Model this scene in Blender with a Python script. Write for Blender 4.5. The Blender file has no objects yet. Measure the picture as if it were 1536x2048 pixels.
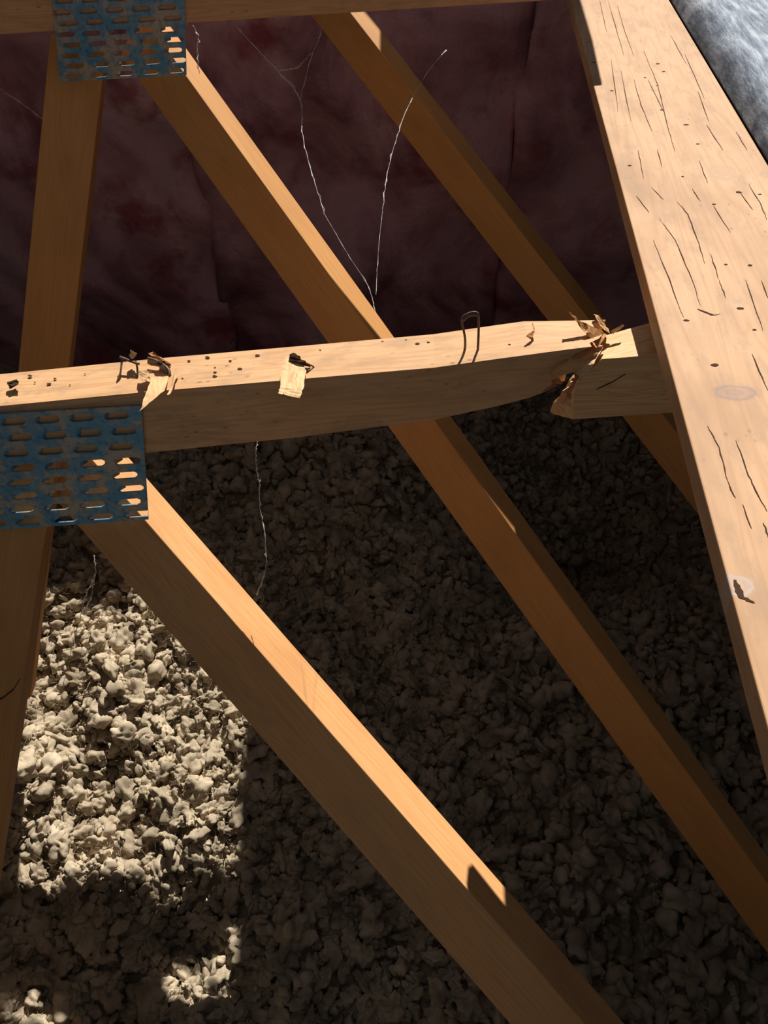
import bpy, math, random
import numpy as np
from mathutils import Vector, Matrix

# ------------------------------------------------------------------ camera, sky, sun, exposure
F, PITCH, H = 1600.0, math.radians(50), 1.9
scene = bpy.context.scene
COL = scene.collection
cam_d = bpy.data.cameras.new('camera'); cam = bpy.data.objects.new('camera', cam_d); COL.objects.link(cam)
cam.location = (0, 0, H); cam.rotation_euler = (math.pi / 2 - PITCH, 0, 0)
cam_d.sensor_fit = 'HORIZONTAL'; cam_d.sensor_width = 36; cam_d.lens = 36 * F / 1536
cam_d.clip_start = 0.01
scene.camera = cam
scene.view_settings.view_transform = 'Standard'; scene.view_settings.look = 'None'
scene.view_settings.gamma = 1; scene.view_settings.use_curve_mapping = False
scene.view_settings.exposure = 0.0
SUN = Vector((.15, .655, .72)).normalized()
sd = bpy.data.lights.new('sun', 'SUN'); sd.energy = 6.3; sd.angle = math.radians(.5); sd.color = (1.0, .965, .90)
so = bpy.data.objects.new('sun', sd); COL.objects.link(so); so.location = (2, 3, 5)
so.rotation_euler = (-SUN).to_track_quat('-Z', 'Y').to_euler()
w = bpy.data.worlds.new('sky'); scene.world = w; w.use_nodes = True
bg = w.node_tree.nodes['Background']; bg.inputs[0].default_value = (.78, .87, 1.0, 1); bg.inputs[1].default_value = .14

# ------------------------------------------------------------------ geometry of view rays (real distances chosen per thing)
Rv = np.array([1, 0, 0.]); Uv = np.array([0, math.sin(PITCH), math.cos(PITCH)]); Dv = np.array([0, math.cos(PITCH), -math.sin(PITCH)])
C0 = np.array([0, 0, H])
def ray(x, y): return Dv + Rv * (x - 768) / F + Uv * (1024 - y) / F
def WZ(x, y, Z): return C0 + ray(x, y) * Z
def onY(x, y, Y): r = ray(x, y); return C0 + r * Y / r[1]
def onP(x, y, P, n):
    r = ray(x, y); return C0 + r * (np.dot(n, P - C0) / np.dot(n, r))
def nz(v): v = np.asarray(v, float); return v / np.linalg.norm(v)

# ------------------------------------------------------------------ material helpers
class NT:
    def __init__(s, name):
        s.m = bpy.data.materials.new(name); s.m.use_nodes = True; s.t = s.m.node_tree
        s.b = s.t.nodes['Principled BSDF']; s.b.inputs['Roughness'].default_value = .7
        s.b.inputs['Specular IOR Level'].default_value = .25
    def n(s, typ, **kw):
        nd = s.t.nodes.new(typ)
        for k, v in kw.items():
            if hasattr(nd, k): setattr(nd, k, v)
        return nd
    def lk(s, a, b): s.t.links.new(a, b)
    def coord(s, scale=(1, 1, 1), out='Object', loc=(0, 0, 0)):
        tc = s.n('ShaderNodeTexCoord'); mp = s.n('ShaderNodeMapping')
        mp.inputs['Scale'].default_value = scale; mp.inputs['Location'].default_value = loc
        s.lk(tc.outputs[out], mp.inputs[0]); return mp.outputs[0]
    def noise(s, vec, scale, detail=4, rough=.55, dist=0):
        nd = s.n('ShaderNodeTexNoise'); nd.inputs['Scale'].default_value = scale; nd.inputs['Detail'].default_value = detail
        nd.inputs['Roughness'].default_value = rough; nd.inputs['Distortion'].default_value = dist
        s.lk(vec, nd.inputs['Vector']); return nd.outputs[0]
    def ramp(s, fac, stops):
        r = s.n('ShaderNodeValToRGB'); e = r.color_ramp.elements
        while len(e) < len(stops): e.new(.5)
        for i, (p, c) in enumerate(stops):
            e[i].position = p; e[i].color = (*c, 1) if len(c) == 3 else c
        s.lk(fac, r.inputs[0]); return r.outputs[0]
    def mix(s, a, b, fac, mode='MIX'):
        m = s.n('ShaderNodeMix', data_type='RGBA', blend_type=mode)
        for sock, v in ((m.inputs['Factor'], fac), (m.inputs[6], a), (m.inputs[7], b)):
            if hasattr(v, 'links'): s.lk(v, sock)
            elif isinstance(v, (int, float)): sock.default_value = v
            else: sock.default_value = (*v, 1)
        return m.outputs[2]
    def math(s, op, a, b=None):
        m = s.n('ShaderNodeMath', operation=op)
        for i, v in enumerate((a, b)):
            if v is None: continue
            if hasattr(v, 'links'): s.lk(v, m.inputs[i])
            else: m.inputs[i].default_value = v
        return m.outputs[0]
    def bump(s, h, strength=.3, dist=.002):
        b = s.n('ShaderNodeBump'); b.inputs['Strength'].default_value = strength; b.inputs['Distance'].default_value = dist
        s.lk(h, b.inputs['Height']); s.lk(b.outputs[0], s.b.inputs['Normal'])
    def color(s, c):
        if hasattr(c, 'links'): s.lk(c, s.b.inputs['Base Color'])
        else: s.b.inputs['Base Color'].default_value = (*c, 1)

G = (0, 0, 0)
def wood(name, light, dark, ring=60, seed=0, knots=(), dirt=.0, specks=0.0, ring_strength=.5, blotch=.35):
    s = NT(name)
    v = s.coord((1, 1, 1), loc=(seed, seed * .7, 0))
    vs = s.coord((.7, 9, 9), loc=(seed * 1.3, 0, seed))
    vf = s.coord((2.5, 90, 90), loc=(seed, 0, 0))
    warp = s.noise(vs, 2.2, 3, .5, .4)
    rings = s.math('FRACT', s.math('MULTIPLY', warp, ring / 4))
    tri = s.math('ABSOLUTE', s.math('SUBTRACT', rings, .5))
    rc = s.ramp(tri, [(0.0, (1, 1, 1)), (.18, (.35,) * 3), (.5, (0, 0, 0))])
    fine = s.noise(vf, 3, 4, .6)
    base = s.mix(light, dark, s.math('MULTIPLY', rc, ring_strength))
    base = s.mix(base, dark, s.math('MULTIPLY', s.ramp(fine, [(.42, (0, 0, 0)), (.75, (1, 1, 1))]), .35))
    bl = s.noise(s.coord((3, 7, 7), loc=(seed * 2, 1, 0)), 1.6, 3)
    base = s.mix(base, tuple(x * .72 for x in dark), s.math('MULTIPLY', s.ramp(bl, [(.48, (0, 0, 0)), (.75, (1, 1, 1))]), blotch))
    if dirt:
        d = s.noise(s.coord((6, 14, 14), loc=(0, seed, 3)), 3, 5, .7)
        base = s.mix(base, (.36, .225, .13), s.math('MULTIPLY', s.ramp(d, [(.5, (0, 0, 0)), (.66, (1, 1, 1))]), dirt))
    if specks:
        vo = s.n('ShaderNodeTexVoronoi'); vo.inputs['Scale'].default_value = 55; s.lk(s.coord((1.0, 1.7, 1.7)), vo.inputs['Vector'])
        msk = s.noise(v, 9, 2)
        sp = s.math('MULTIPLY', s.ramp(vo.outputs[0], [(.10, (1, 1, 1)), (.2, (0, 0, 0))]), s.ramp(msk, [(.5, (0, 0, 0)), (.62, (1, 1, 1))]))
        base = s.mix(base, (.10, .05, .03), s.math('MULTIPLY', sp, specks))
    for (kx, ky, rx, ry, colr) in knots:
        mp = s.n('ShaderNodeMapping'); tc = s.n('ShaderNodeTexCoord'); s.lk(tc.outputs['Object'], mp.inputs[0])
        mp.inputs['Scale'].default_value = (1 / rx, 1 / ry, 0); mp.inputs['Location'].default_value = (-kx / rx, -ky / ry, 0)
        nn = s.noise(mp.outputs[0], 2.0, 3)
        ln = s.n('ShaderNodeVectorMath', operation='LENGTH'); s.lk(mp.outputs[0], ln.inputs[0])
        r_ = s.math('ADD', ln.outputs['Value'], s.math('MULTIPLY', s.math('SUBTRACT', nn, .5), .5))
        k = s.ramp(r_, [(0, (.5,) * 3), (.3, (.7,) * 3), (.42, (.35,) * 3), (.6, (.55,) * 3), (.72, (1,) * 3), (.8, (.25,) * 3), (1, (0,) * 3)])
        base = s.mix(base, colr, k)
    s.color(base)
    s.bump(s.math('ADD', s.math('MULTIPLY', fine, .7), s.math('MULTIPLY', tri, .3)), .35, .0012)
    s.b.inputs['Roughness'].default_value = .62
    return s.m

def link(name, me, mat, parent=None, label=None):
    o = bpy.data.objects.new(name, me); COL.objects.link(o)
    if mat:
        if not me.materials: me.materials.append(mat)
    if parent is not None:
        o.parent = parent
    if label: o['label'] = label
    return o
def tag(o, label, cat, group=None, kind=None):
    o['label'] = label; o['category'] = cat
    if group: o['group'] = group
    if kind: o['kind'] = kind
    return o
def world_of(o):
    m = Matrix.Identity(4); 
    while o is not None: m = o.matrix_basis @ m; o = o.parent
    return m
def wmesh(name, verts, faces, mat, parent=None, axis=(1, 0, 0), origin=None, up=(0, 0, 1), bevel=0, smooth=False, label=None):
    """mesh from world points; the object's own X runs along `axis` (the grain)"""
    verts = np.asarray(verts, float); origin = verts.mean(0) if origin is None else np.asarray(origin, float)
    X = nz(axis); Zc = np.asarray(up, float); Y = nz(np.cross(Zc, X)); Z = np.cross(X, Y)
    Rm = np.array([X, Y, Z])
    loc = (verts - origin) @ Rm.T
    me = bpy.data.meshes.new(name); me.from_pydata(loc.tolist(), [], faces); me.update()
    if smooth: me.polygons.foreach_set('use_smooth', [True] * len(me.polygons))
    o = link(name, me, mat, parent, label)
    M = Matrix(((X[0], Y[0], Z[0], origin[0]), (X[1], Y[1], Z[1], origin[1]), (X[2], Y[2], Z[2], origin[2]), (0, 0, 0, 1)))
    o.matrix_basis = (world_of(parent).inverted() @ M) if parent is not None else M
    if bevel:
        bv = o.modifiers.new('bevel', 'BEVEL'); bv.width = bevel; bv.segments = 2; bv.limit_method = 'ANGLE'
    return o
def empty(name, loc):
    o = bpy.data.objects.new(name, None); COL.objects.link(o); o.location = [float(c) for c in loc]; return o

def beam_frame(p0, p1, A):
    """arris from p0 to p1; A = roll about it (degrees), 0 = broad face square to the viewer"""
    X = nz(p1 - p0); mid = (p0 + p1) / 2
    c = C0 - mid; c = nz(c - X * np.dot(c, X))
    e = np.cross(c, X)
    if np.dot(e, Rv) < 0: e = -e
    a = math.radians(A)
    bn = math.cos(a) * c - math.sin(a) * e; sn = math.cos(a) * e + math.sin(a) * c
    return X, bn, sn
def beam(name, p0, p1, A, Wb, Ws, mat, parent, ext0=0, ext1=0, bevel=.0015, label=None):
    X, bn, sn = beam_frame(p0, p1, A)
    q0 = p0 - X * ext0; q1 = p1 + X * ext1
    V = []
    for q in (q0, q1):
        V += [q, q - sn * Wb, q - sn * Wb - bn * Ws, q - bn * Ws]
    Fc = [(0, 1, 2, 3), (7, 6, 5, 4), (0, 4, 5, 1), (1, 5, 6, 2), (2, 6, 7, 3), (3, 7, 4, 0)]
    V = np.array(V)
    if np.dot(np.cross(V[1] - V[0], V[4] - V[0]), bn) > 0: Fc = [f[::-1] for f in Fc]
    return wmesh(name, V, Fc, mat, parent, X, origin=p0, up=bn, bevel=bevel, label=label)

def loft(sections, closed_ends=True):
    V = []; Fc = []; k = len(sections[0])
    for s_ in sections: V += [np.asarray(p) for p in s_]
    for i in range(len(sections) - 1):
        for j in range(k):
            a, b = i * k + j, i * k + (j + 1) % k
            Fc.append((a, b, b + k, a + k))
    if closed_ends:
        Fc.append(tuple(range(k))[::-1]); Fc.append(tuple(len(V) - k + j for j in range(k)))
    return V, Fc

# ------------------------------------------------------------------ materials
M_web = wood('web_timber', (.74, .385, .16), (.52, .21, .06), ring=70, seed=1.3, ring_strength=.3)
M_web2 = wood('web_timber_plain', (.66, .32, .105), (.48, .195, .05), ring=50, seed=4.1, ring_strength=.25)
M_chord = wood('chord_timber', (.70, .41, .205), (.48, .235, .10), ring=60, seed=2.2, dirt=.5, specks=.5)
M_split = wood('fresh_split_timber', (.78, .52, .28), (.55, .27, .10), ring=90, seed=7.7, ring_strength=.6)
M_flap = wood('orange_splinter_timber', (.62, .30, .11), (.42, .17, .05), ring=110, seed=8.7, ring_strength=.6)
s = NT('dark_crack'); s.color((.06, .028, .014)); s.b.inputs['Roughness'].default_value = .95; M_crack = s.m
s = NT('rusty_wire'); s.color(s.mix((.10, .06, .045), (.22, .15, .10), s.noise(s.coord(), 300))); s.b.inputs['Metallic'].default_value = .5; s.b.inputs['Roughness'].default_value = .55; M_wire = s.m
s = NT('cobweb_silk'); s.color((.72, .68, .62)); s.b.inputs['Roughness'].default_value = .6; s.b.inputs['Transmission Weight'].default_value = 0; s.b.inputs['Alpha'].default_value = .62; M_web_silk = s.m
def plate_mat():
    s = NT('blue_galvanised_steel')
    v = s.coord()
    c = s.ramp(s.noise(v, 26, 4, .6), [(.38, (.09, .27, .44)), (.50, (.16, .31, .43)), (.56, (.36, .34, .30)), (.70, (.42, .37, .30))])
    c = s.mix(c, (.02, .05, .09), s.math('MULTIPLY', s.ramp(s.noise(v, 130, 3, .6), [(.5, (0,) * 3), (.7, (1,) * 3)]), .5))
    s.color(c); s.b.inputs['Metallic'].default_value = .25; s.b.inputs['Roughness'].default_value = .5
    s.bump(s.noise(v, 200, 3), .2, .001)
    return s.m
M_plate = plate_mat()
s = NT('bright_cut_steel'); s.color((.85, .85, .85)); s.b.inputs['Metallic'].default_value = .3; s.b.inputs['Roughness'].default_value = .4; M_bright = s.m
s = NT('grey_roof_metal')
v1 = s.coord((1.3, 9, 1)); 
c = s.ramp(s.noise(v1, 9, 6, .72), [(.36, (.07, .085, .11)), (.50, (.17, .195, .24)), (.62, (.30, .33, .38))])
c = s.mix(c, (.55, .57, .60), s.ramp(s.noise(s.coord(), 5, 4), [(.55, (0,) * 3), (.68, (.8,) * 3)]))
s.color(c); s.b.inputs['Metallic'].default_value = .35; s.b.inputs['Roughness'].default_value = .55
s.bump(s.noise(v1, 30, 5, .7), .5, .003); M_metal = s.m
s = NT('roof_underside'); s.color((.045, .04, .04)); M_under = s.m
s = NT('pink_glass_wool')
v = s.coord()
n1 = s.noise(v, 2.6, 5, .6, .5)
c = s.ramp(n1, [(.36, (.30, .13, .15)), (.46, (.58, .29, .33)), (.58, (.80, .46, .51)), (.70, (.66, .44, .48))])
c = s.mix(c, (.38, .06, .08), s.ramp(s.noise(s.coord((1, 1, 1), loc=(3, 1, 5)), 4.5, 4, .6), [(.55, (0,) * 3), (.68, (.8,) * 3)]))
s.color(c); s.b.inputs['Roughness'].default_value = 1; s.b.inputs['Specular IOR Level'].default_value = 0
s.bump(s.noise(v, 18, 6, .7), .8, .02); M_pink = s.m
s = NT('loose_wool')
v = s.coord()
c = s.ramp(s.noise(v, 14, 4, .6), [(.35, (.27, .215, .145)), (.55, (.47, .38, .265)), (.7, (.60, .49, .345))])
s.color(c); s.b.inputs['Roughness'].default_value = 1; s.b.inputs['Specular IOR Level'].default_value = 0
s.bump(s.noise(v, 300, 4, .7), .5, .002); M_wool = s.m

# ------------------------------------------------------------------ setting: floor, walls, roof sheets
def slab(name, corners, thick, mat, parent=None):
    c = [np.asarray(p, float) for p in corners]; n = nz(np.cross(c[1] - c[0], c[3] - c[0]))
    V = c + [p - n * thick for p in c]
    return wmesh(name, V, [(0, 1, 2, 3), (7, 6, 5, 4), (0, 4, 5, 1), (1, 5, 6, 2), (2, 6, 7, 3), (3, 7, 4, 0)], mat, parent, nz(c[1] - c[0]), up=n)
s = NT('dark_ceiling_lining'); s.color((.04, .035, .035)); M_dark = s.m
X0, X1, Y0, Y1 = -2.6, 2.6, -1.4, 2.75
fl = slab('floor', [(X0, Y0, -1.05), (X1, Y0, -1.05), (X1, Y1, -1.05), (X0, Y1, -1.05)], .05, M_dark); fl['kind'] = 'structure'
for nm, a, b in (('wall_left', (X0, Y1), (X0, Y0)), ('wall_right', (X1, Y0), (X1, Y1)), ('wall_front', (X0, Y0), (X1, Y0)), ('wall_back', (X1, Y1), (X0, Y1))):
    top = {'wall_left': 1.0, 'wall_right': 1.2, 'wall_front': .8, 'wall_back': 1.45}[nm]
    o = slab(nm, [(a[0], a[1], -1.05), (b[0], b[1], -1.05), (b[0], b[1], top), (a[0], a[1], top)], .05, M_dark); o['kind'] = 'structure'
TS = math.tan(math.radians(16))
def rz(y, up=0): return 1.415 + (y - .645) * TS + up      # height of the sloping roof plane
def roof_piece(name, x0, x1, y0, y1, label):
    """corrugated sheet lying on the slope"""
    n = max(8, int((x1 - x0) / .0125)); V = []; Fc = []
    for k in range(2):
        for j, y in enumerate((y0, y1)):
            for i in range(n + 1):
                x = x0 + (x1 - x0) * i / n
                V.append((x, y, rz(y, .03 + .008 * math.sin(x * 2 * math.pi / .076)) - k * .0015))
    m = n + 1
    for i in range(n):
        Fc.append((i, i + 1, m + i + 1, m + i)); Fc.append((2 * m + i, 3 * m + i, 3 * m + i + 1, 2 * m + i + 1))
    o = wmesh(name, V, Fc, M_under, None, (1, 0, 0), smooth=True)
    return tag(o, label, 'roof sheet')
roof_piece('roof_sheet', X0, 2.6, 2.99, 5.6, 'dark corrugated roof sheet beyond the opening, above the pink batts')
roof_piece('roof_sheet', X0, -.85, -1.4, 3.15, 'dark corrugated roof sheet on the left side of the opening')
pcs = [(.06, 1.82), (.20, 1.80), (.29, 1.63), (.41, 1.62), (.46, 1.95), (.535, 2.5), (.615, 3.05), (.04, 3.05), (.05, 2.64), (.15, 2.62), (.15, 2.48), (.05, 2.46)]  # outline of an added, unseen panel that shades the webs and floor
V = [(x, y, rz(y, .02) - k * .012) for k in (0, 1) for x, y in pcs]
pp = wmesh('shade_panel', V, [tuple(range(12)), tuple(range(23, 11, -1))] + [(i, i + 12, (i + 1) % 12 + 12, (i + 1) % 12) for i in range(12)], M_under)
tag(pp, 'narrow dark panel added out of view to block sun, running up the slope beside the rafter', 'panel')
roof_piece('roof_sheet', -.85, 2.6, -1.4, -.42, 'dark corrugated roof sheet on the near side of the opening')

pc = [(-.9, 1.70), (-.42, 1.72), (-.30, 1.89), (-.08, 1.88), (-.08, 2.0), (-.9, 2.08)]  # second added panel out of view, shaped to keep sun off the near floor
pl = wmesh('shade_panel', [(x, y, rz(y, .02) - k * .012) for k in (0, 1) for x, y in pc], [tuple(range(6)), tuple(range(11, 5, -1))] + [(i, i + 6, (i + 1) % 6 + 6, (i + 1) % 6) for i in range(6)], M_under)
tag(pl, 'dark panel added out of view to shade the floor, across the slope near the farthest truss chord', 'panel')
# ------------------------------------------------------------------ loose insulation on the floor
rng = np.random.default_rng(11)
def mound(x, y):
    return (.05 * np.sin(x * 3.1 + 1) * np.cos(y * 2.7) + .035 * np.sin(x * 7.3 + y * 5.1) + .02 * np.sin(x * 13 - y * 11 + 2)
            + .018 * np.sin(x * 21 + y * 17) + .05
            - .75 * np.exp(-(((x - .72) / .42) ** 2 + ((y - 1.75) / .38) ** 2)) - .30 / (1 + np.exp(-(y - 2.05) / .06)))
def icosphere(sub):
    import bmesh
    bm = bmesh.new(); bmesh.ops.create_icosphere(bm, subdivisions=sub, radius=1)
    v = np.array([q.co[:] for q in bm.verts]); f = np.array([[q.index for q in fc.verts] for fc in bm.faces]); bm.free()
    return v, f
def lumpy(v, seed, amp):
    r = np.random.default_rng(seed); d = np.ones(len(v))
    for k, (fr, a) in enumerate(((1.8, .24), (3.6, .20), (7, .13), (12, .07), (22, .03))):
        for _ in range(3):
            dr = nz(r.normal(size=3)); d += amp * a * np.sin(v @ dr * fr + r.uniform(0, 6.28))
    return v * d[:, None]
def blobs(name, pts, rad, sub, mat, label, cat):
    v, f = icosphere(sub); vars_ = [lumpy(v, 100 + i, 1.0) for i in range(12)]
    nv, nf = len(v), len(f); N = len(pts)
    VV = np.empty((N, nv, 3)); 
    for i in range(N):
        q = rng.normal(size=4); q /= np.linalg.norm(q); a, b, c_, d = q
        Rm = np.array([[1 - 2 * (c_ * c_ + d * d), 2 * (b * c_ - a * d), 2 * (b * d + a * c_)], [2 * (b * c_ + a * d), 1 - 2 * (b * b + d * d), 2 * (c_ * d - a * b)], [2 * (b * d - a * c_), 2 * (c_ * d + a * b), 1 - 2 * (b * b + c_ * c_)]])
        sc = rad[i] * np.array([rng.uniform(.95, 1.4), rng.uniform(.75, 1.0), rng.uniform(.65, .95)])
        VV[i] = (vars_[i % 12] * sc) @ Rm.T + pts[i]
    FF = (f[None] + (np.arange(N) * nv)[:, None, None]).reshape(-1, 3)
    me = bpy.data.meshes.new(name); me.vertices.add(N * nv); me.vertices.foreach_set('co', VV.reshape(-1).astype(np.float32))
    me.loops.add(FF.size); me.loops.foreach_set('vertex_index', FF.reshape(-1).astype(np.int32))
    me.polygons.add(len(FF)); me.polygons.foreach_set('loop_start', np.arange(0, FF.size, 3, dtype=np.int32))
    me.polygons.foreach_set('loop_total', np.full(len(FF), 3, np.int32)); me.polygons.foreach_set('use_smooth', np.ones(len(FF), bool))
    me.update(); me.validate()
    o = link(name, me, mat); tag(o, label, cat, kind='stuff'); return o
def scatter(x0, x1, y0, y1, sp, lift, rmin, rmax):
    gx, gy = np.meshgrid(np.arange(x0, x1, sp), np.arange(y0, y1, sp)); gx = gx.ravel() + rng.uniform(-.5, .5, gx.size) * sp; gy = gy.ravel() + rng.uniform(-.5, .5, gy.size) * sp
    r = rng.uniform(rmin, rmax, gx.size) * rng.choice([.7, 1, 1, 1.25], gx.size)
    z = mound(gx, gy) + rng.uniform(-.5, 1, gx.size) * lift
    return np.stack([gx, gy, z], 1), r
# solid bed under the tufts
nx, ny = 220, 200
gx, gy = np.meshgrid(np.linspace(X0 + .1, X1 - .1, nx), np.linspace(Y0 + .1, Y1 - .1, ny))
gz = mound(gx, gy) - .015
V = np.stack([gx.ravel(), gy.ravel(), gz.ravel()], 1)
idx = np.arange(nx * ny).reshape(ny, nx)
Fc = np.stack([idx[:-1, :-1].ravel(), idx[:-1, 1:].ravel(), idx[1:, 1:].ravel(), idx[1:, :-1].ravel()], 1).tolist()
bed = wmesh('insulation_bed', V, Fc, M_wool, None, smooth=True)
tag(bed, 'bed of matted grey wool insulation under the loose tufts', 'insulation', kind='stuff')
far, rf = scatter(-1.35, 1.7, -.1, 2.6, .026, .024, .011, .021)
k_ = ~((far[:, 0] < .25) & (far[:, 1] < 1.45)); far, rf = far[k_], rf[k_]
n1_, m1 = scatter(-1.35, .25, -.1, 1.45, .026, .022, .012, .021)
n2_, m2 = scatter(-1.35, .25, -.1, 1.45, .045, .036, .006, .013)
blobs('loose_wool_insulation', far, rf, 3, M_wool, 'shaded loose grey wool tufts covering the attic floor under the webs at right', 'insulation')
blobs('loose_wool_insulation', np.concatenate([n1_, n2_]), np.concatenate([m1, m2]), 4, M_wool,
      'sunlit patch of loose beige wool tufts on the attic floor at lower left', 'insulation')
# loose fibres sticking out of the tufts
NF = 22000; fx = rng.uniform(-1.3, .6, NF); fy = rng.uniform(0, 1.7, NF); fz = mound(fx, fy) + rng.uniform(.004, .04, NF)
L = rng.uniform(.006, .026, NF); L[rng.random(NF) < .03] *= 2.2
d0 = rng.normal(size=(NF, 3)); d0[:, 2] *= .6; d0 /= np.linalg.norm(d0, axis=1)[:, None]
bend = rng.normal(size=(NF, 3)) * .35; side = np.cross(d0, rng.normal(size=(NF, 3))); side /= np.linalg.norm(side, axis=1)[:, None]; side2 = np.cross(d0, side)
P0_ = np.stack([fx, fy, fz], 1); wd_ = rng.uniform(.0002, .0007, NF); ST = 4
VV = np.empty((NF, ST, 3, 3))
for a_ in range(ST):
    t_ = a_ / (ST - 1); ctr_ = P0_ + (d0 * t_ + bend * t_ * t_) * L[:, None]; ww_ = (wd_ * (1 - .7 * t_))[:, None]
    for b_ in range(3):
        th_ = b_ * math.tau / 3; VV[:, a_, b_] = ctr_ + (side * math.cos(th_) + side2 * math.sin(th_)) * ww_
base_ = []
for a_ in range(ST - 1):
    for b_ in range(3):
        b2 = (b_ + 1) % 3; base_.append((a_ * 3 + b_, a_ * 3 + b2, a_ * 3 + 3 + b2, a_ * 3 + 3 + b_))
FF = (np.array(base_)[None] + (np.arange(NF) * ST * 3)[:, None, None]).reshape(-1, 4)
me = bpy.data.meshes.new('wool_fibres'); me.vertices.add(NF * ST * 3); me.vertices.foreach_set('co', VV.reshape(-1).astype(np.float32))
me.loops.add(FF.size); me.loops.foreach_set('vertex_index', FF.reshape(-1).astype(np.int32)); me.polygons.add(len(FF))
me.polygons.foreach_set('loop_start', np.arange(0, FF.size, 4, dtype=np.int32)); me.polygons.foreach_set('loop_total', np.full(len(FF), 4, np.int32))
me.update(); me.validate()
tag(link('wool_fibres', me, M_wool), 'fine stray fibres sticking up from the loose wool tufts', 'insulation', kind='stuff')

# ------------------------------------------------------------------ pink batts standing at the back
def batt(x0, x1, y, z0, z1, seed, label):
    nx, nz_ = 60, 70; r = np.random.default_rng(seed); V = []; ph = r.uniform(0, 6, 12)
    for k in range(2):
        for j in range(nz_ + 1):
            for i in range(nx + 1):
                u, t = i / nx, j / nz_; x = x0 + (x1 - x0) * u; z = z0 + (z1 - z0) * t
                edge = min(u, 1 - u, t, 1 - t); puff = .05 + .025 * (1 - math.exp(-edge * 20))
                wv = .02 * math.sin(x * 9 + ph[0] + 2 * math.sin(z * 5 + ph[1])) + .018 * math.sin(z * 13 + ph[2] + 2 * math.sin(x * 6)) + .008 * math.sin(x * 31 + z * 22 + ph[3])
                V.append((x + .01 * math.sin(z * 11 + ph[4]), y - (puff + wv if k == 0 else 0) , z + .012 * math.sin(x * 8 + ph[5])))
    m = nx + 1; N = m * (nz_ + 1); Fc = []
    for j in range(nz_):
        for i in range(nx):
            a = j * m + i; Fc.append((a, a + 1, a + m + 1, a + m)); Fc.append((N + a, N + a + m, N + a + m + 1, N + a + 1))
    for i in range(nx): Fc.append((i, N + i, N + i + 1, i + 1)); a = nz_ * m + i; Fc.append((a, a + 1, N + a + 1, N + a))
    for j in range(nz_): a = j * m; Fc.append((a, a + m, N + a + m, N + a)); b = a + nx; Fc.append((b, N + b, N + b + m, b + m))
    o = wmesh('insulation_batt', V, Fc, M_pink, None, smooth=True)
    return tag(o, label, 'insulation', group='pink batts on the back wall')
batt(-2.0, -.60, 2.62, -.25, 1.42, 1, 'pink glass wool batt at far left, behind the left webs')
batt(-.615, .425, 2.62, -.25, 1.42, 2, 'pink glass wool batt in the middle, behind the long diagonal web')
batt(.41, 1.7, 2.62, -.25, 1.42, 3, 'pink glass wool batt at the right, beside the broad sunlit rafter')

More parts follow.
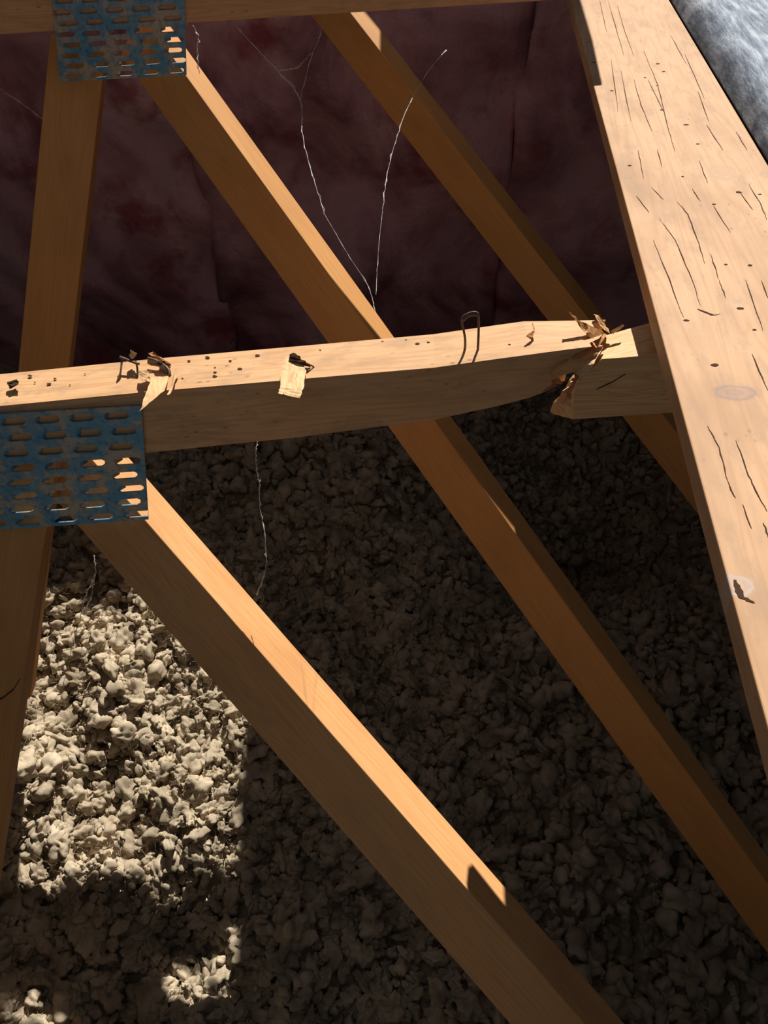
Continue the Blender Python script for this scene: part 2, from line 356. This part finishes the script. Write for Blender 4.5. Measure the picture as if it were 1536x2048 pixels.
# ------------------------------------------------------------------ pressed nail plate
def nail_plate(name, cn, ncol, nrow, parent, seed, label, bright_rows=(), yoff=.0):
    """cn: world corners tl, tr, br, bl; slots punched right through, a bent tooth in each"""
    r = random.Random(seed); tl, tr, br, bl = [np.asarray(c, float) for c in cn]
    nrm = nz(np.cross(bl - tl, tr - tl)); 
    if nrm[1] > 0: nrm = -nrm
    T = .0016
    def P(u, v, d=0):
        u_, v_ = u / ncol, v / nrow
        return (tl * (1 - u_) + tr * u_) * (1 - v_) + (bl * (1 - u_) + br * u_) * v_ - nrm * d
    V = []; Fc = []
    def quad(pts, d=0):
        b = len(V); V.extend(P(u, v, d) for u, v in pts); Fc.append(tuple(range(b, b + len(pts))))
    def wall(pts):
        for i in range(len(pts)):
            a, b_ = pts[i], pts[(i + 1) % len(pts)]; k = len(V)
            V.extend([P(*a), P(*b_), P(*b_, T), P(*a, T)]); Fc.append((k, k + 1, k + 2, k + 3))
    teeth = []
    for row in range(nrow):
        a, b = row + .26, row + .74
        quad([(0, row), (ncol, row), (ncol, a), (0, a)]); quad([(0, b), (ncol, b), (ncol, row + 1), (0, row + 1)])
        sh = -.28 + .14 * (row % 2) + .035 * row + r.uniform(-.02, .02); cur = 0
        slots = []
        for c in range(-1, ncol + 1):
            s0, s1 = c + sh + .2, c + sh + .2 + .70
            s0 = max(s0, 0); s1 = min(s1, ncol + .001)
            if s1 - s0 < .12: continue
            slots.append((s0, s1))
        for s0, s1 in slots:
            if s0 > cur: quad([(cur, a), (s0, a), (s0, b), (cur, b)])
            full0, full1 = s0 > 0, s1 < ncol
            e = min(.09, (s1 - s0) / 3); mid = (a + b) / 2; pts = []
            pts += [(s0 + e, a), (s1 - e if full1 else s1, a)] if full0 else [(s0, a), (s1 - e, a)]
            if full1: pts += [(s1, a + .12), (s1, b - .12), (s1 - e, b)]
            else: pts += [(s1, b)]
            if full0: pts += [(s0 + e, b), (s0, b - .12), (s0, a + .12)]
            else: pts += [(s0, b)]
            if full0: quad([(s0, a), (s0 + e, a), (s0, a + .12)]); quad([(s0, b - .12), (s0 + e, b), (s0, b)])
            if full1: quad([(s1 - e, a), (s1, a), (s1, a + .12)]); quad([(s1, b - .12), (s1, b), (s1 - e, b)])
            wall(pts); teeth.append((s0, s1, a, b, row)); cur = s1
        if cur < ncol: quad([(cur, a), (ncol, a), (ncol, b), (cur, b)])
    for (s0, s1, a, b, row) in teeth:                      # bent tooth at the left end of each slot
        k = len(V); L = s0 + (s1 - s0) * .25
        V.extend([P(s0, a + .06, T * .5), P(s0, b - .06, T * .5), P(L, b - .1, .006), P(L, a + .1, .006)]); Fc.append((k, k + 1, k + 2, k + 3))
    wall([(0, 0), (ncol, 0), (ncol, nrow), (0, nrow)])
    mid = (tl + br) / 2
    o = wmesh(name, V, Fc, M_plate, parent, nz(tr - tl), origin=mid, label=label)
    # torn bright points on the right edge, folded outwards so they catch the sun
    for row, size in bright_rows:
        a, b = row + .36, row + .64; k0, k1 = ncol - .34 * size, ncol + .0
        vs = [P(k0, a, -.0018), P(k1, a + .04, -.0012), P(k1 + .02, b, -.0105), P(k0 + .04, b, -.0105)]
        vs += [p + nrm * -.0012 for p in vs]
        wmesh('plate_tooth', vs, [(0, 1, 2, 3), (7, 6, 5, 4), (0, 4, 5, 1), (1, 5, 6, 2), (2, 6, 7, 3), (3, 7, 4, 0)], M_bright, o, label='bright bent steel tooth')
    return o

# ------------------------------------------------------------------ nearest truss, with the broken top chord
YC = .645; CD = .055
t1 = empty('roof_truss', (-.3, YC, 0.02))
tag(t1, 'nearest roof truss, its snapped top chord running across the middle of the photo', 'roof truss', 'roof trusses')
def chord_section(x, yt, yb, dback=CD):
    ft = onY(x, yt, YC); fb = onY(x, yb, YC)
    return [ft, fb, fb + np.array([0, dback, 0]), ft + np.array([0, dback, 0])]
st = [(-420, 853, 975), (-150, 826, 942), (0, 812, 930), (300, 783, 905), (600, 758, 874), (870, 735, 839), (1000, 717, 811), (1060, 709, 795)]
secs = [chord_section(*s_) for s_ in st]
# ragged fracture at the right end
def lerp(a, b, t): return a * (1 - t) + b * t
rr = random.Random(5)
endc = [onY(1172, 694, YC), onY(1088, 782, YC), onY(1128, 762, YC + CD), onY(1208, 640, YC + CD)]
def refined(sec, k=7, jit=0, dirv=np.zeros(3)):
    out = []
    for j in range(4):
        for i in range(k):
            p = lerp(sec[j], sec[(j + 1) % 4], i / k)
            out.append(p + dirv * rr.uniform(-jit, jit))
    return out
ax = nz(secs[4][0] - secs[3][0])
S = [refined(s_) for s_ in secs[:-1]]
s_last = secs[-1]
S.append(refined(s_last)); 
for t, j in ((.35, .002), (.7, .004), (1.0, .010)):
    S.append(refined([lerp(s_last[i], endc[i], t) for i in range(4)], 7, j, ax))
cc = sum(S[-1]) / len(S[-1]) - ax * .03
V, Fc = loft(S, False)
k = 28; Fc.append(tuple(range(k))[::-1]); b0 = len(V) - k; V.append(cc)
for j in range(k): Fc.append((b0 + j, b0 + (j + 1) % k, len(V) - 1))
chord1 = wmesh('top_chord', V, Fc, M_chord, t1, ax, origin=secs[3][0], bevel=.0)
# webs of the nearest truss
beam('web', WZ(290, 1040, 1.03), WZ(970, 1819, 1.0), 44, .100, .055, M_web, t1, ext0=.19, ext1=.95)
pw = WZ(93, 1055, 1.04); pw2 = WZ(0, 1690, 1.17)
beam('web', pw, pw2, 10, .095, .05, M_web2, t1, ext0=.17, ext1=1.1)
lw = [o for o in t1.children if o.name.startswith('web')][-1]
Xw, bnw, snw = beam_frame(pw, pw2, 10)
V = []
for (x, y) in ((-12, 1402), (8, 1392), (28, 1376), (41, 1354)):
    q = onP(x, y, pw, bnw) + bnw * .0006; V += [q, q + Xw * .003]
wmesh('drying_crack', V, [(0, 1, 3, 2), (2, 3, 5, 4), (4, 5, 7, 6)], M_crack, lw, Xw, up=bnw)
nail_plate('nail_plate', [onY(-60, 832, YC - .004), onY(283, 812, YC - .004), onY(297, 1039, YC - .004), onY(-60, 1064, YC - .004)], 5, 8, t1, 3,
           'blue slotted steel nail plate')

# ------------------------------------------------------------------ second truss
Y2 = 1.40
t2 = empty('roof_truss', (-.4, Y2, 0.02))
tag(t2, 'middle roof truss, its chord crossing the top edge of the photo under a blue plate', 'roof truss', 'roof trusses')
a0, a1 = onY(-300, 88, Y2), onY(1132, -1, Y2)
ax2 = nz(a1 - a0); upv = nz(np.cross(ax2, [0, 1, 0])) 
if upv[2] < 0: upv = -upv
V = []
for q in (a0, a1): V += [q, q + np.array([0, .045, 0]), q + np.array([0, .045, 0]) + upv * .1, q + upv * .1]
wmesh('top_chord', V, [(0, 1, 2, 3), (7, 6, 5, 4), (0, 4, 5, 1), (1, 5, 6, 2), (2, 6, 7, 3), (3, 7, 4, 0)], M_chord, t2, ax2, origin=a0, bevel=.0015)
beam('web', WZ(371, 150, 1.33), WZ(866, 838, 1.335), 38, .090, .045, M_web2, t2, ext0=.13, ext1=1.6)
beam('web', WZ(204, 165, 1.355), WZ(139, 725, 1.51), 9, .088, .045, M_web2, t2, ext0=.05, ext1=.75)
nail_plate('nail_plate', [onY(101, -32, Y2 - .004), onY(368, -44, Y2 - .004), onY(373, 150, Y2 - .004), onY(120, 164, Y2 - .004)], 5, 9, t2, 9,
           'blue slotted steel nail plate')

# ------------------------------------------------------------------ third truss
Y3 = 1.98
t3 = empty('roof_truss', (0, Y3, 0.02))
tag(t3, 'farthest roof truss, only its long diagonal web seen behind the other two', 'roof truss', 'roof trusses')
beam('web', WZ(768, 112, 1.72), WZ(1163, 620, 1.70), 38, .088, .045, M_web2, t3, ext0=.22, ext1=1.6)
zt = rz(Y3) 
V = []
for x in (-1.3, .22):
    q = np.array([x, Y3 - .01, zt - .09]); V += [q, q + [0, .045, 0], q + [0, .045, .1], q + [0, 0, .1]]
wmesh('top_chord', V, [(0, 1, 2, 3), (7, 6, 5, 4), (0, 4, 5, 1), (1, 5, 6, 2), (2, 6, 7, 3), (3, 7, 4, 0)], M_chord, t3, (1, 0, 0), bevel=.0015)

# ------------------------------------------------------------------ broad sunlit rafter on the right
ZB = .74
A7 = WZ(1331, 700, ZB); vp = np.array([978., -600.])
dB = nz(ray(*vp))
roll = math.radians(5.5)
wh = nz(np.cross(dB, [0, 0, 1])); nB = nz(np.cross(wh, dB))
wB = math.cos(roll) * wh - math.sin(roll) * nB * -1; wB = nz(wB); nB = nz(np.cross(wB, dB))
if nB[2] < 0: nB = -nB
rgt = onP(1338, 0, A7, nB); 
WB_ = abs(np.dot(rgt - A7, wB)); TB = .024
def bp(x, y): 
    q = onP(x, y, A7, nB) - A7; return np.dot(q, dB), np.dot(q, wB)
u0, u1 = -.75, 2.3
k1 = bp(1470, 785); k2 = bp(1472, 1170); k3 = bp(1445, 345)
M_raft = wood('rafter_timber', (.60, .355, .19), (.44, .235, .115), ring=46, seed=3.4, dirt=.6, ring_strength=.55, blotch=.7, specks=.35,
              knots=[(k1[0], 0, .014, .022, (.30, .19, .15)), (k2[0], 0, .012, .014, (.45, .36, .31)), (k3[0], 0, .03, .02, (.46, .29, .17))])
# local Y of the rafter = cross(up, X)
Xr = dB; Yr = nz(np.cross(nB, Xr)); sgn = np.sign(np.dot(Yr, wB))
for nd in M_raft.node_tree.nodes:      # place the knots across the width
    pass
mats = [nd for nd in M_raft.node_tree.nodes if nd.type == 'MAPPING' and abs(nd.inputs['Scale'].default_value[2]) < 1e-9]
for nd, (ku, kv) in zip(mats, (k1, k2, k3)):
    ry = 1 / nd.inputs['Scale'].default_value[1]; nd.inputs['Location'].default_value[1] = -(kv * sgn) / ry
V = []
for u in (u0, u1):
    q = A7 + dB * u; V += [q, q + wB * WB_, q + wB * WB_ - nB * TB, q - nB * TB]
raft = wmesh('rafter', V, [(0, 1, 2, 3), (7, 6, 5, 4), (0, 4, 5, 1), (1, 5, 6, 2), (2, 6, 7, 3), (3, 7, 4, 0)], M_raft, None, dB, origin=A7, up=nB, bevel=.0012)
tag(raft, 'broad pale sunlit rafter with drying cracks, down the right side of the photo', 'rafter')
def crack(pts, wd=.0011):
    P3 = [onP(x, y, A7, nB) + nB * .0004 for x, y in pts]
    n = 6; Q = []
    for i in range(len(P3) - 1):
        for t in range(n): Q.append(lerp(P3[i], P3[i + 1], t / n))
    Q.append(P3[-1]); N = len(Q); V = []; r = random.Random(int(pts[0][0] * 7 + pts[0][1]))
    for i, q in enumerate(Q):
        tt = i / (N - 1); ww = wd * (math.sin(math.pi * min(max(tt, .04), .96)) ** .6) * r.uniform(.6, 1.2); off = wB * r.uniform(-.0004, .0004)
        V += [q - wB * ww / 2 + off, q + wB * ww / 2 + off]
    Fc = [(2 * i, 2 * i + 1, 2 * i + 3, 2 * i + 2) for i in range(N - 1)]
    return wmesh('drying_crack', V, Fc, M_crack, raft, dB, up=nB)
def c1(*p): return [(1100 + x / 3.523, y / 3.523) for x, y in p]
def c2(*p): return [(1100 + x / 3.523, 560 + y / 3.523) for x, y in p]
def c3(*p): return [(1300 + x / 4.097, 960 + y / 4.097) for x, y in p]
for pts in (c1((475, 40), (520, 200), (590, 400)), c1((410, 10), (520, 390)), c1((350, 0), (400, 230)), c1((430, 420), (480, 790)), c1((500, 500), (570, 860)),
            c1((590, 560), (640, 740), (720, 930)), c1((660, 360), (760, 600), (820, 860), (880, 1070)), c1((690, 560), (800, 790)), c1((620, 1060), (660, 1260)),
            c1((755, 1050), (790, 1180)), c1((715, 1320), (800, 1410)), c1((605, 1380), (700, 1500)), c1((770, 1540), (880, 1690), (1000, 1970), (1060, 2160)),
            c1((895, 1420), (970, 1510), (1050, 1720), (1090, 1860)), c1((725, 1690), (840, 1970), (940, 2240)), c1((1130, 1790), (1190, 1970)), c1((1150, 1450), (1270, 1640)),
            c1((1340, 1360), (1430, 1480)), c1((1400, 1300), (1480, 1430), (1530, 1550)), c1((1100, 880), (1220, 1060)), c1((1050, 1130), (1110, 1290)), c1((1310, 930), (1390, 1060)),
            c1((1000, 1330), (1060, 1420)), c1((850, 250), (960, 450)), c1((950, 380), (1090, 700)), c1((1040, 640), (1120, 860)),
            c2((1190, 0), (1240, 130)), c2((1380, 0), (1500, 360)), c2((1490, 0), (1536, 130)), c2((1420, 520), (1536, 780)), c2((1110, 1030), (1190, 1180), (1270, 1490)),
            c2((1310, 1130), (1400, 1380), (1480, 1550)), c3((830, 20), (960, 260)), c3((640, 20), (700, 150)), c3((760, 200), (830, 400)), c3((930, 350), (967, 470))):
    crack(pts)
crack(c2((1040, 205), (1150, 250), (1200, 240)), .004)
crack(c3((690, 820), (750, 960), (850, 1010)), .006)
def disc(p, n, r, name, mat, parent, seed=0, asp=1.5):
    rr_ = random.Random(seed); a = nz(np.cross(n, [0.3, 1, 0])); b = np.cross(n, a); V = [p + n * .0005]
    for i in range(10):
        t = i * math.tau / 10; q = r * rr_.uniform(.7, 1.2); V.append(p + n * .0004 + a * math.cos(t) * q * asp + b * math.sin(t) * q)
    return wmesh(name, V, [(0, 1 + i, 1 + (i + 1) % 10) for i in range(10)], mat, parent, (1, 0, 0.01), up=(0, 0, 1))
for i, (x, y) in enumerate(c1((755, 605), (800, 505), (960, 880), (935, 1245), (560, 1168), (1330, 1355), (1480, 1370), (1155, 1440), (790, 775), (260, 300), (435, 640), (760, 450), (1240, 1865), (1410, 1870), (310, 440), (670, 548), (1040, 1015)) + c2((1340, 200), (1440, 352), (960, 285), (1160, 600))):
    disc(onP(x, y, A7, nB), nB, .0014 + .0004 * (i % 3), 'nail_hole', M_crack, raft, i)

# grey roof metal on the far side of the rafter
nS = nB; PS = A7 + nB * .012
e0 = onP(1361, 0, PS, nS); us = np.dot(e0 - PS, wB)
V = []; Fc = []; nu, nw = 60, 60
for k in range(2):
    for i in range(nu + 1):
        for j in range(nw + 1):
            u = -.8 + 3.2 * i / nu; wd = us + 1.9 * (j / nw) ** 1.5
            d_ = wd - us; h = .02 * (1 - math.exp(-d_ * 25)) + .006 * math.sin(d_ * 38) - .02 * math.exp(-d_ * 120)
            V.append(PS + dB * u + wB * wd + nB * (h - k * .002))
m = nw + 1; N = m * (nu + 1)
for i in range(nu):
    for j in range(nw):
        a = i * m + j; Fc.append((a, a + 1, a + m + 1, a + m)); Fc.append((N + a, N + a + m, N + a + m + 1, N + a + 1))
sheet = wmesh('metal_roof_sheet', V, Fc, M_metal, None, dB, origin=PS, up=nB, smooth=True)
tag(sheet, 'weathered grey metal roof sheet with brushed streaks, beyond the rafter at upper right', 'roof sheet')

s_u = [A7 + dB * u - nB * .030 + wB * q for u, q in ((-.8, WB_ - .004), (2.35, WB_ - .004), (2.35, WB_ + .3), (-.8, WB_ + .3))]
und = slab('gap_filler', s_u, .003, M_under)  # added dark strip: stops sun slivers and stands in for the gap's shade
tag(und, 'black underlay strip added to keep sun out of the gap between the rafter and the grey metal sheet', 'filler')
# ------------------------------------------------------------------ broken stub of the chord under the rafter
YS = YC + .004
fr = [onY(1203, 719, YS), onY(1146, 838, YS), onY(1110, 829, YS + CD), onY(1205, 672, YS + CD)]
rt = [onY(1345, 706, YS), onY(1395, 822, YS), onY(1395, 822, YS) + np.array([0, CD, 0]), onY(1345, 706, YS) + np.array([0, CD, 0])]
rt2 = [p + np.array([.03, 0, 0]) for p in rt]
mid = [lerp(fr[i], rt[i], .35) for i in range(4)]
# front lower corner is chamfered by the break: front edge runs (1203,719)-(1150,770)-(1150,838)
def ref_stub(sec, jit=0, f5=None):
    out = []
    for j in range(4):
        for i in range(8):
            p = lerp(sec[j], sec[(j + 1) % 4], i / 8)
            if j == 0 and f5 is not None:
                t = i / 8; p = lerp(sec[0], f5, t / .45) if t < .45 else lerp(f5, sec[1], (t - .45) / .55)
            out.append(p + np.array([rr.uniform(-jit, jit), 0, rr.uniform(-jit, jit) * .4]))
    return out
S = [ref_stub(rt2), ref_stub(rt), ref_stub(mid), ref_stub(fr, .0015, onY(1151, 768, YS))]
V, Fc = loft(S, False); k = 32; Fc.append(tuple(range(k))[::-1])
b0 = len(V) - k
# fracture face: inner rings pushed outwards to ragged fibres
ring = list(range(b0, b0 + k)); ctr = sum(V[i] for i in ring) / k
for lev, (shr, push) in enumerate(((.86, .006), (.6, .009), (.28, .007))):
    nr = []
    for i in range(k):
        p = lerp(ctr, V[b0 + i], shr) + np.array([-push * rr.uniform(.3, 1.5) * (1.3 if 8 <= i < 26 else .6), 0, rr.uniform(-.003, .003)])
        nr.append(len(V)); V.append(p)
    for i in range(k): Fc.append((ring[i], ring[(i + 1) % k], nr[(i + 1) % k], nr[i]))
    ring = nr
V.append(ctr - np.array([.006, 0, 0]))
for i in range(k): Fc.append((ring[i], ring[(i + 1) % k], len(V) - 1))
stub = wmesh('broken_chord_stub', V, Fc, M_split, None, (1, 0, .03), origin=fr[0])
tag(stub, 'short splintered timber stub butting against the broad rafter', 'timber')

# splinters: bent slabs given point by point (pixel x, y, distance from the viewer along the floor)
def splinter(name, rows, th, mat, parent, label=None, seed=0, sub=5):
    """rows: list of (left, right) pixel points with depth; lofted with thickness th"""
    r = random.Random(seed); S = []
    R = [(onY(*a), onY(*b)) for a, b in rows]
    Q = []
    for i in range(len(R) - 1):
        for t in range(sub): Q.append((lerp(R[i][0], R[i + 1][0], t / sub), lerp(R[i][1], R[i + 1][1], t / sub)))
    Q.append(R[-1])
    for i, (a, b) in enumerate(Q):
        L = [lerp(a, b, t) for t in (0, .33, .66, 1)]
        L = [p + np.array([r.uniform(-1, 1), r.uniform(-1, 1), r.uniform(-1, 1)]) * th * .22 for p in L]
        d = C0 - a; d = nz(d)
        S.append(L + [p - d * th for p in L[::-1]])
    V, Fc = loft(S)
    dirn = nz(R[-1][0] - R[0][0])
    up = (0, 0, 1) if abs(dirn[2]) < .9 else (0, 1, 0)
    return wmesh(name, V, Fc, mat, parent, dirn, up=up, label=label)
# fracture flaps on the main chord
splinter('splinter', [((1205, 668, .69), (1216, 676, .69)), ((1160, 700, .655), (1195, 705, .65)), ((1115, 735, .635), (1150, 742, .632)), ((1099, 752, .63), (1104, 758, .63))], .005, M_flap, chord1, 'orange torn flap of wood', 1)
splinter('splinter', [((1134, 622, .68), (1139, 623, .68)), ((1160, 642, .675), (1158, 652, .67)), ((1190, 655, .672), (1178, 675, .662)), ((1214, 668, .672), (1196, 694, .655))], .004, M_flap, chord1, 'long upright orange splinter', 2)
splinter('splinter', [((1188, 628, .70), (1200, 632, .70)), ((1196, 645, .69), (1212, 655, .695)), ((1208, 660, .68), (1222, 668, .685))], .004, M_split, chord1, None, 3)
splinter('splinter', [((1246, 648, .69), (1249, 652, .69)), ((1222, 662, .685), (1226, 668, .685))], .002, M_split, stub, None, 4)
splinter('splinter', [((1122, 655, .69), (1150, 652, .69)), ((1135, 668, .675), (1185, 668, .675)), ((1125, 678, .665), (1180, 682, .662))], .003, M_split, chord1, None, 5)
splinter('splinter', [((1168, 700, .66), (1206, 694, .66)), ((1160, 730, .64), (1188, 728, .64)), ((1152, 748, .636), (1168, 752, .636))], .005, M_split, stub, None, 6)
# small torn chip at (1060,660)
splinter('splinter', [((1064, 645, .685), (1067, 645, .685)), ((1066, 662, .672), (1070, 664, .672)), ((1052, 672, .665), (1062, 678, .664))], .002, M_flap, chord1, None, 7)
# bright flaps hanging over the front edge
splinter('splinter', [((572, 712, .675), (600, 716, .675)), ((562, 740, .652), (612, 742, .65)), ((560, 775, .612), (606, 778, .612)), ((556, 788, .602), (600, 796, .600))], .003, M_split, chord1, 'bright curled splinter over the front edge', 8)
splinter('splinter', [((585, 742, .645), (595, 742, .645)), ((566, 786, .603), (578, 800, .600))], .003, M_split, chord1, None, 9)
splinter('splinter', [((303, 755, .665), (338, 752, .665)), ((292, 785, .628), (328, 782, .63)), ((280, 822, .600), (292, 812, .602))], .003, M_split, chord1, 'bright splinter beside the nail plate', 10)
splinter('splinter', [((352, 735, .668), (357, 737, .668)), ((335, 790, .630), (342, 787, .632))], .003, M_split, chord1, None, 11)
splinter('splinter', [((278, 742, .665), (303, 742, .665)), ((280, 762, .652), (300, 764, .652))], .006, M_split, chord1, None, 12)
splinter('splinter', [((262, 700, .69), (274, 706, .69)), ((258, 714, .69), (268, 718, .69))], .005, M_split, chord1, None, 13)
splinter('splinter', [((298, 708, .70), (306, 704, .70)), ((338, 734, .68), (342, 728, .68))], .005, M_flap, chord1, None, 14)
splinter('splinter', [((578, 708, .672), (590, 706, .672)), ((580, 722, .665), (612, 724, .66)), ((612, 732, .66), (622, 734, .66))], .004, M_crack, chord1, 'dark torn hollow', 15)
splinter('splinter', [((312, 722, .682), (330, 720, .682)), ((318, 738, .672), (340, 752, .668))], .006, M_crack, chord1, 'dark torn hollow', 16)
splinter('splinter', [((14, 766, .672), (34, 758, .676)), ((18, 778, .664), (38, 768, .668))], .004, M_crack, chord1, 'dark torn hollow', 17)
for i, (x, y, Yp) in enumerate([(140, 770, 0), (110, 758, 0), (60, 752, 0), (170, 748, 0), (378, 722, 0), (415, 715, 0), (430, 735, 0), (460, 722, 0), (430, 753, 0), (365, 757, 0), (430, 745, 0), (515, 711, 0), (812, 680, 0), (857, 685, 0), (835, 688, 0), (765, 683, 0), (1082, 697, 0), (98, 768, 0), (70, 765, 0), (1020, 690, 0), (480, 738, 0), (640, 700, 0)]):
    zt_ = np.interp(x, [q[0] for q in st], [secs[j][0][2] for j in range(len(st))])
    p = onP(x, y, np.array([0, 0, zt_]), np.array([0, 0, 1.]))
    disc(p, np.array([0, 0, 1.]), .0008 + .0005 * (i % 3), 'nail_hole', M_crack, chord1, i + 50, 1.6)
for i, (x, y) in enumerate(((1252, 768), )):
    pts = [onY(1193, 780, YS - .0006), onY(1225, 765, YS - .0006), onY(1250, 750, YS - .0006)]
    V = []
    for q in pts: V += [q, q + np.array([0, 0, .0016])]
    wmesh('drying_crack', V, [(0, 1, 3, 2), (2, 3, 5, 4)], M_crack, stub, (1, 0, 0.01))

# ------------------------------------------------------------------ wires and webs as tubes
def tube_mesh(paths, rad, sides=8):
    V = []; Fc = []
    for pts in paths:
        pts = [np.asarray(p, float) for p in pts]; n = len(pts); b = len(V)
        for i, p in enumerate(pts):
            t = nz(pts[min(i + 1, n - 1)] - pts[max(i - 1, 0)]); a = np.cross(t, [0.2, .9, .35]); a = nz(a); c = np.cross(t, a)
            for j in range(sides):
                th = j * math.tau / sides; V.append(p + (a * math.cos(th) + c * math.sin(th)) * (rad[i % len(rad)] if isinstance(rad, list) else rad))
        for i in range(n - 1):
            for j in range(sides):
                q, r_ = b + i * sides + j, b + i * sides + (j + 1) % sides; Fc.append((q, r_, r_ + sides, q + sides))
        Fc.append(tuple(b + j for j in range(sides))[::-1]); Fc.append(tuple(b + (n - 1) * sides + j for j in range(sides)))
    return V, Fc
def smooth_path(P, n=6):
    P = [np.asarray(p, float) for p in P]; Q = [2 * P[0] - P[1]] + P + [2 * P[-1] - P[-2]]; out = []
    for i in range(1, len(Q) - 2):
        for k in range(n):
            t = k / n; a, b, c, d = Q[i - 1], Q[i], Q[i + 1], Q[i + 2]
            out.append(.5 * ((2 * b) + (c - a) * t + (2 * a - 5 * b + 4 * c - d) * t * t + (3 * b - a - 3 * c + d) * t ** 3))
    out.append(P[-1]); return out
def wire(name, pix, rad, mat, label, cat, group=None):
    V, Fc = tube_mesh([smooth_path([onY(*p) for p in pix], 5)], rad)
    o = wmesh(name, V, Fc, mat, None, smooth=True); return tag(o, label, cat, group)
wire('staple', [(921, 722, .662), (929, 702, .667), (930, 676, .667), (924, 645, .667), (926, 634, .667), (940, 626, .667), (952, 625, .667), (957, 633, .667), (957, 670, .667), (955, 712, .662)],
     .0013, M_wire, 'tall upright rusty staple near the right end of the broken chord', 'staple', 'staples in the broken chord')
V, Fc = tube_mesh([smooth_path([onY(925, 640, .667), onY(938, 629, .667), onY(954, 628, .667)], 4)], .0022)
wmesh('staple_crown', V, Fc, M_wire, bpy.data.objects['staple'], smooth=True)
wire('staple', [(244, 716, .690), (241, 745, .675), (234, 768, .664), (247, 779, .660), (262, 778, .661), (273, 766, .666), (275, 742, .675), (272, 722, .687)],
     .0011, M_wire, 'bent dark staple lying open beside the nail plate splinters', 'staple', 'staples in the broken chord')
wire('staple', [(240, 714, .69), (258, 721, .685), (278, 728, .68)], .0016, M_wire, 'short dark staple crossing the bent one left of the splinters', 'staple', 'staples in the broken chord')
wire('staple', [(296, 716, .69), (318, 724, .683), (336, 738, .675), (340, 752, .668)], .0018, M_wire, 'dark staple lying over the torn splinters beside the nail plate', 'staple', 'staples in the broken chord')
wire('staple', [(612, 726, .66), (628, 735, .662), (614, 742, .655)], .0009, M_wire, 'small dark bent staple beside the curled splinter at mid chord', 'staple', 'staples in the broken chord')

def cobweb(paths, label, rad=.0006, fuzz=.0012, seed=0):
    r = random.Random(seed); allp = []; 
    for p in paths:
        q = smooth_path([WZ(*a) for a in p], 9); q = [v + np.array([r.gauss(0, 1), 0, r.gauss(0, 1)]) * fuzz * .2 for v in q]; allp.append(q)
        for _ in range(1):                                     # a second thread twisted round the first
            allp.append([v + np.array([r.gauss(0, 1), r.gauss(0, 1), r.gauss(0, 1)]) * fuzz * .7 for v in q])
    rads = [rad * .62 * r.uniform(.3, 1.6) for _ in range(37)]
    V, Fc = tube_mesh(allp, rads, 5); o = wmesh('cobweb', V, Fc, M_web_silk, None, smooth=True)
    return tag(o, label, 'cobweb')
cobweb([[(470, 50, 1.28), (520, 105, 1.27), (558, 145, 1.26), (600, 200, 1.24), (605, 270, 1.2), (625, 350, 1.15), (650, 430, 1.1)],
        [(648, 32, 1.28), (640, 72, 1.27), (622, 115, 1.26), (600, 200, 1.24)], [(555, 142, 1.26), (595, 134, 1.26), (622, 106, 1.26)], [(560, 150, 1.26), (585, 170, 1.25), (600, 200, 1.24)]],
       'forked dusty cobweb hanging from the middle chord over the pink batts', seed=1)
cobweb([[(650, 430, 1.1), (700, 515, 1.02), (735, 570, .95), (752, 625, .9)]], 'faint cobweb thread slanting down to the broken chord', .00028, .0006, 2)
cobweb([[(892, 100, 1.30), (862, 135, 1.25), (825, 195, 1.2), (795, 270, 1.15), (775, 345, 1.1), (765, 420, 1.05)], ], 'bright arched cobweb strand left of the farthest truss web', .00055, .001, 3)
cobweb([[(765, 420, 1.05), (757, 500, 1.0), (752, 590, .93)]], 'thin lower cobweb strand reaching the broken chord above the lit web', .00028, .0006, 4)
cobweb([[(-20, 165, 1.3), (30, 198, 1.3), (85, 238, 1.33)]], 'short cobweb slanting at the upper left edge', .0006, .0008, 5)
cobweb([[(515, 880, .98), (511, 920, .98), (518, 960, .99)], [(518, 960, .99), (520, 1010, 1.0), (529, 1070, 1.0), (532, 1130, 1.0), (515, 1190, 1.02)]], 'cobweb thread hanging below the middle of the broken chord', .0006, .0012, 6)
cobweb([[(188, 1110, 1.15), (190, 1150, 1.15), (172, 1190, 1.2), (160, 1235, 1.25), (145, 1290, 1.32), (132, 1350, 1.4), (122, 1390, 1.45)], [(190, 1150, 1.15), (180, 1200, 1.2), (162, 1228, 1.25)]], 'forked cobweb strand hanging under the near nail plate to the lit wool', .0007, .0016, 7)
cobweb([[(388, 55, 1.30), (397, 75, 1.30), (394, 100, 1.3), (398, 145, 1.3)]], 'short dusty cobweb beside the upper nail plate', .0009, .002, 8)
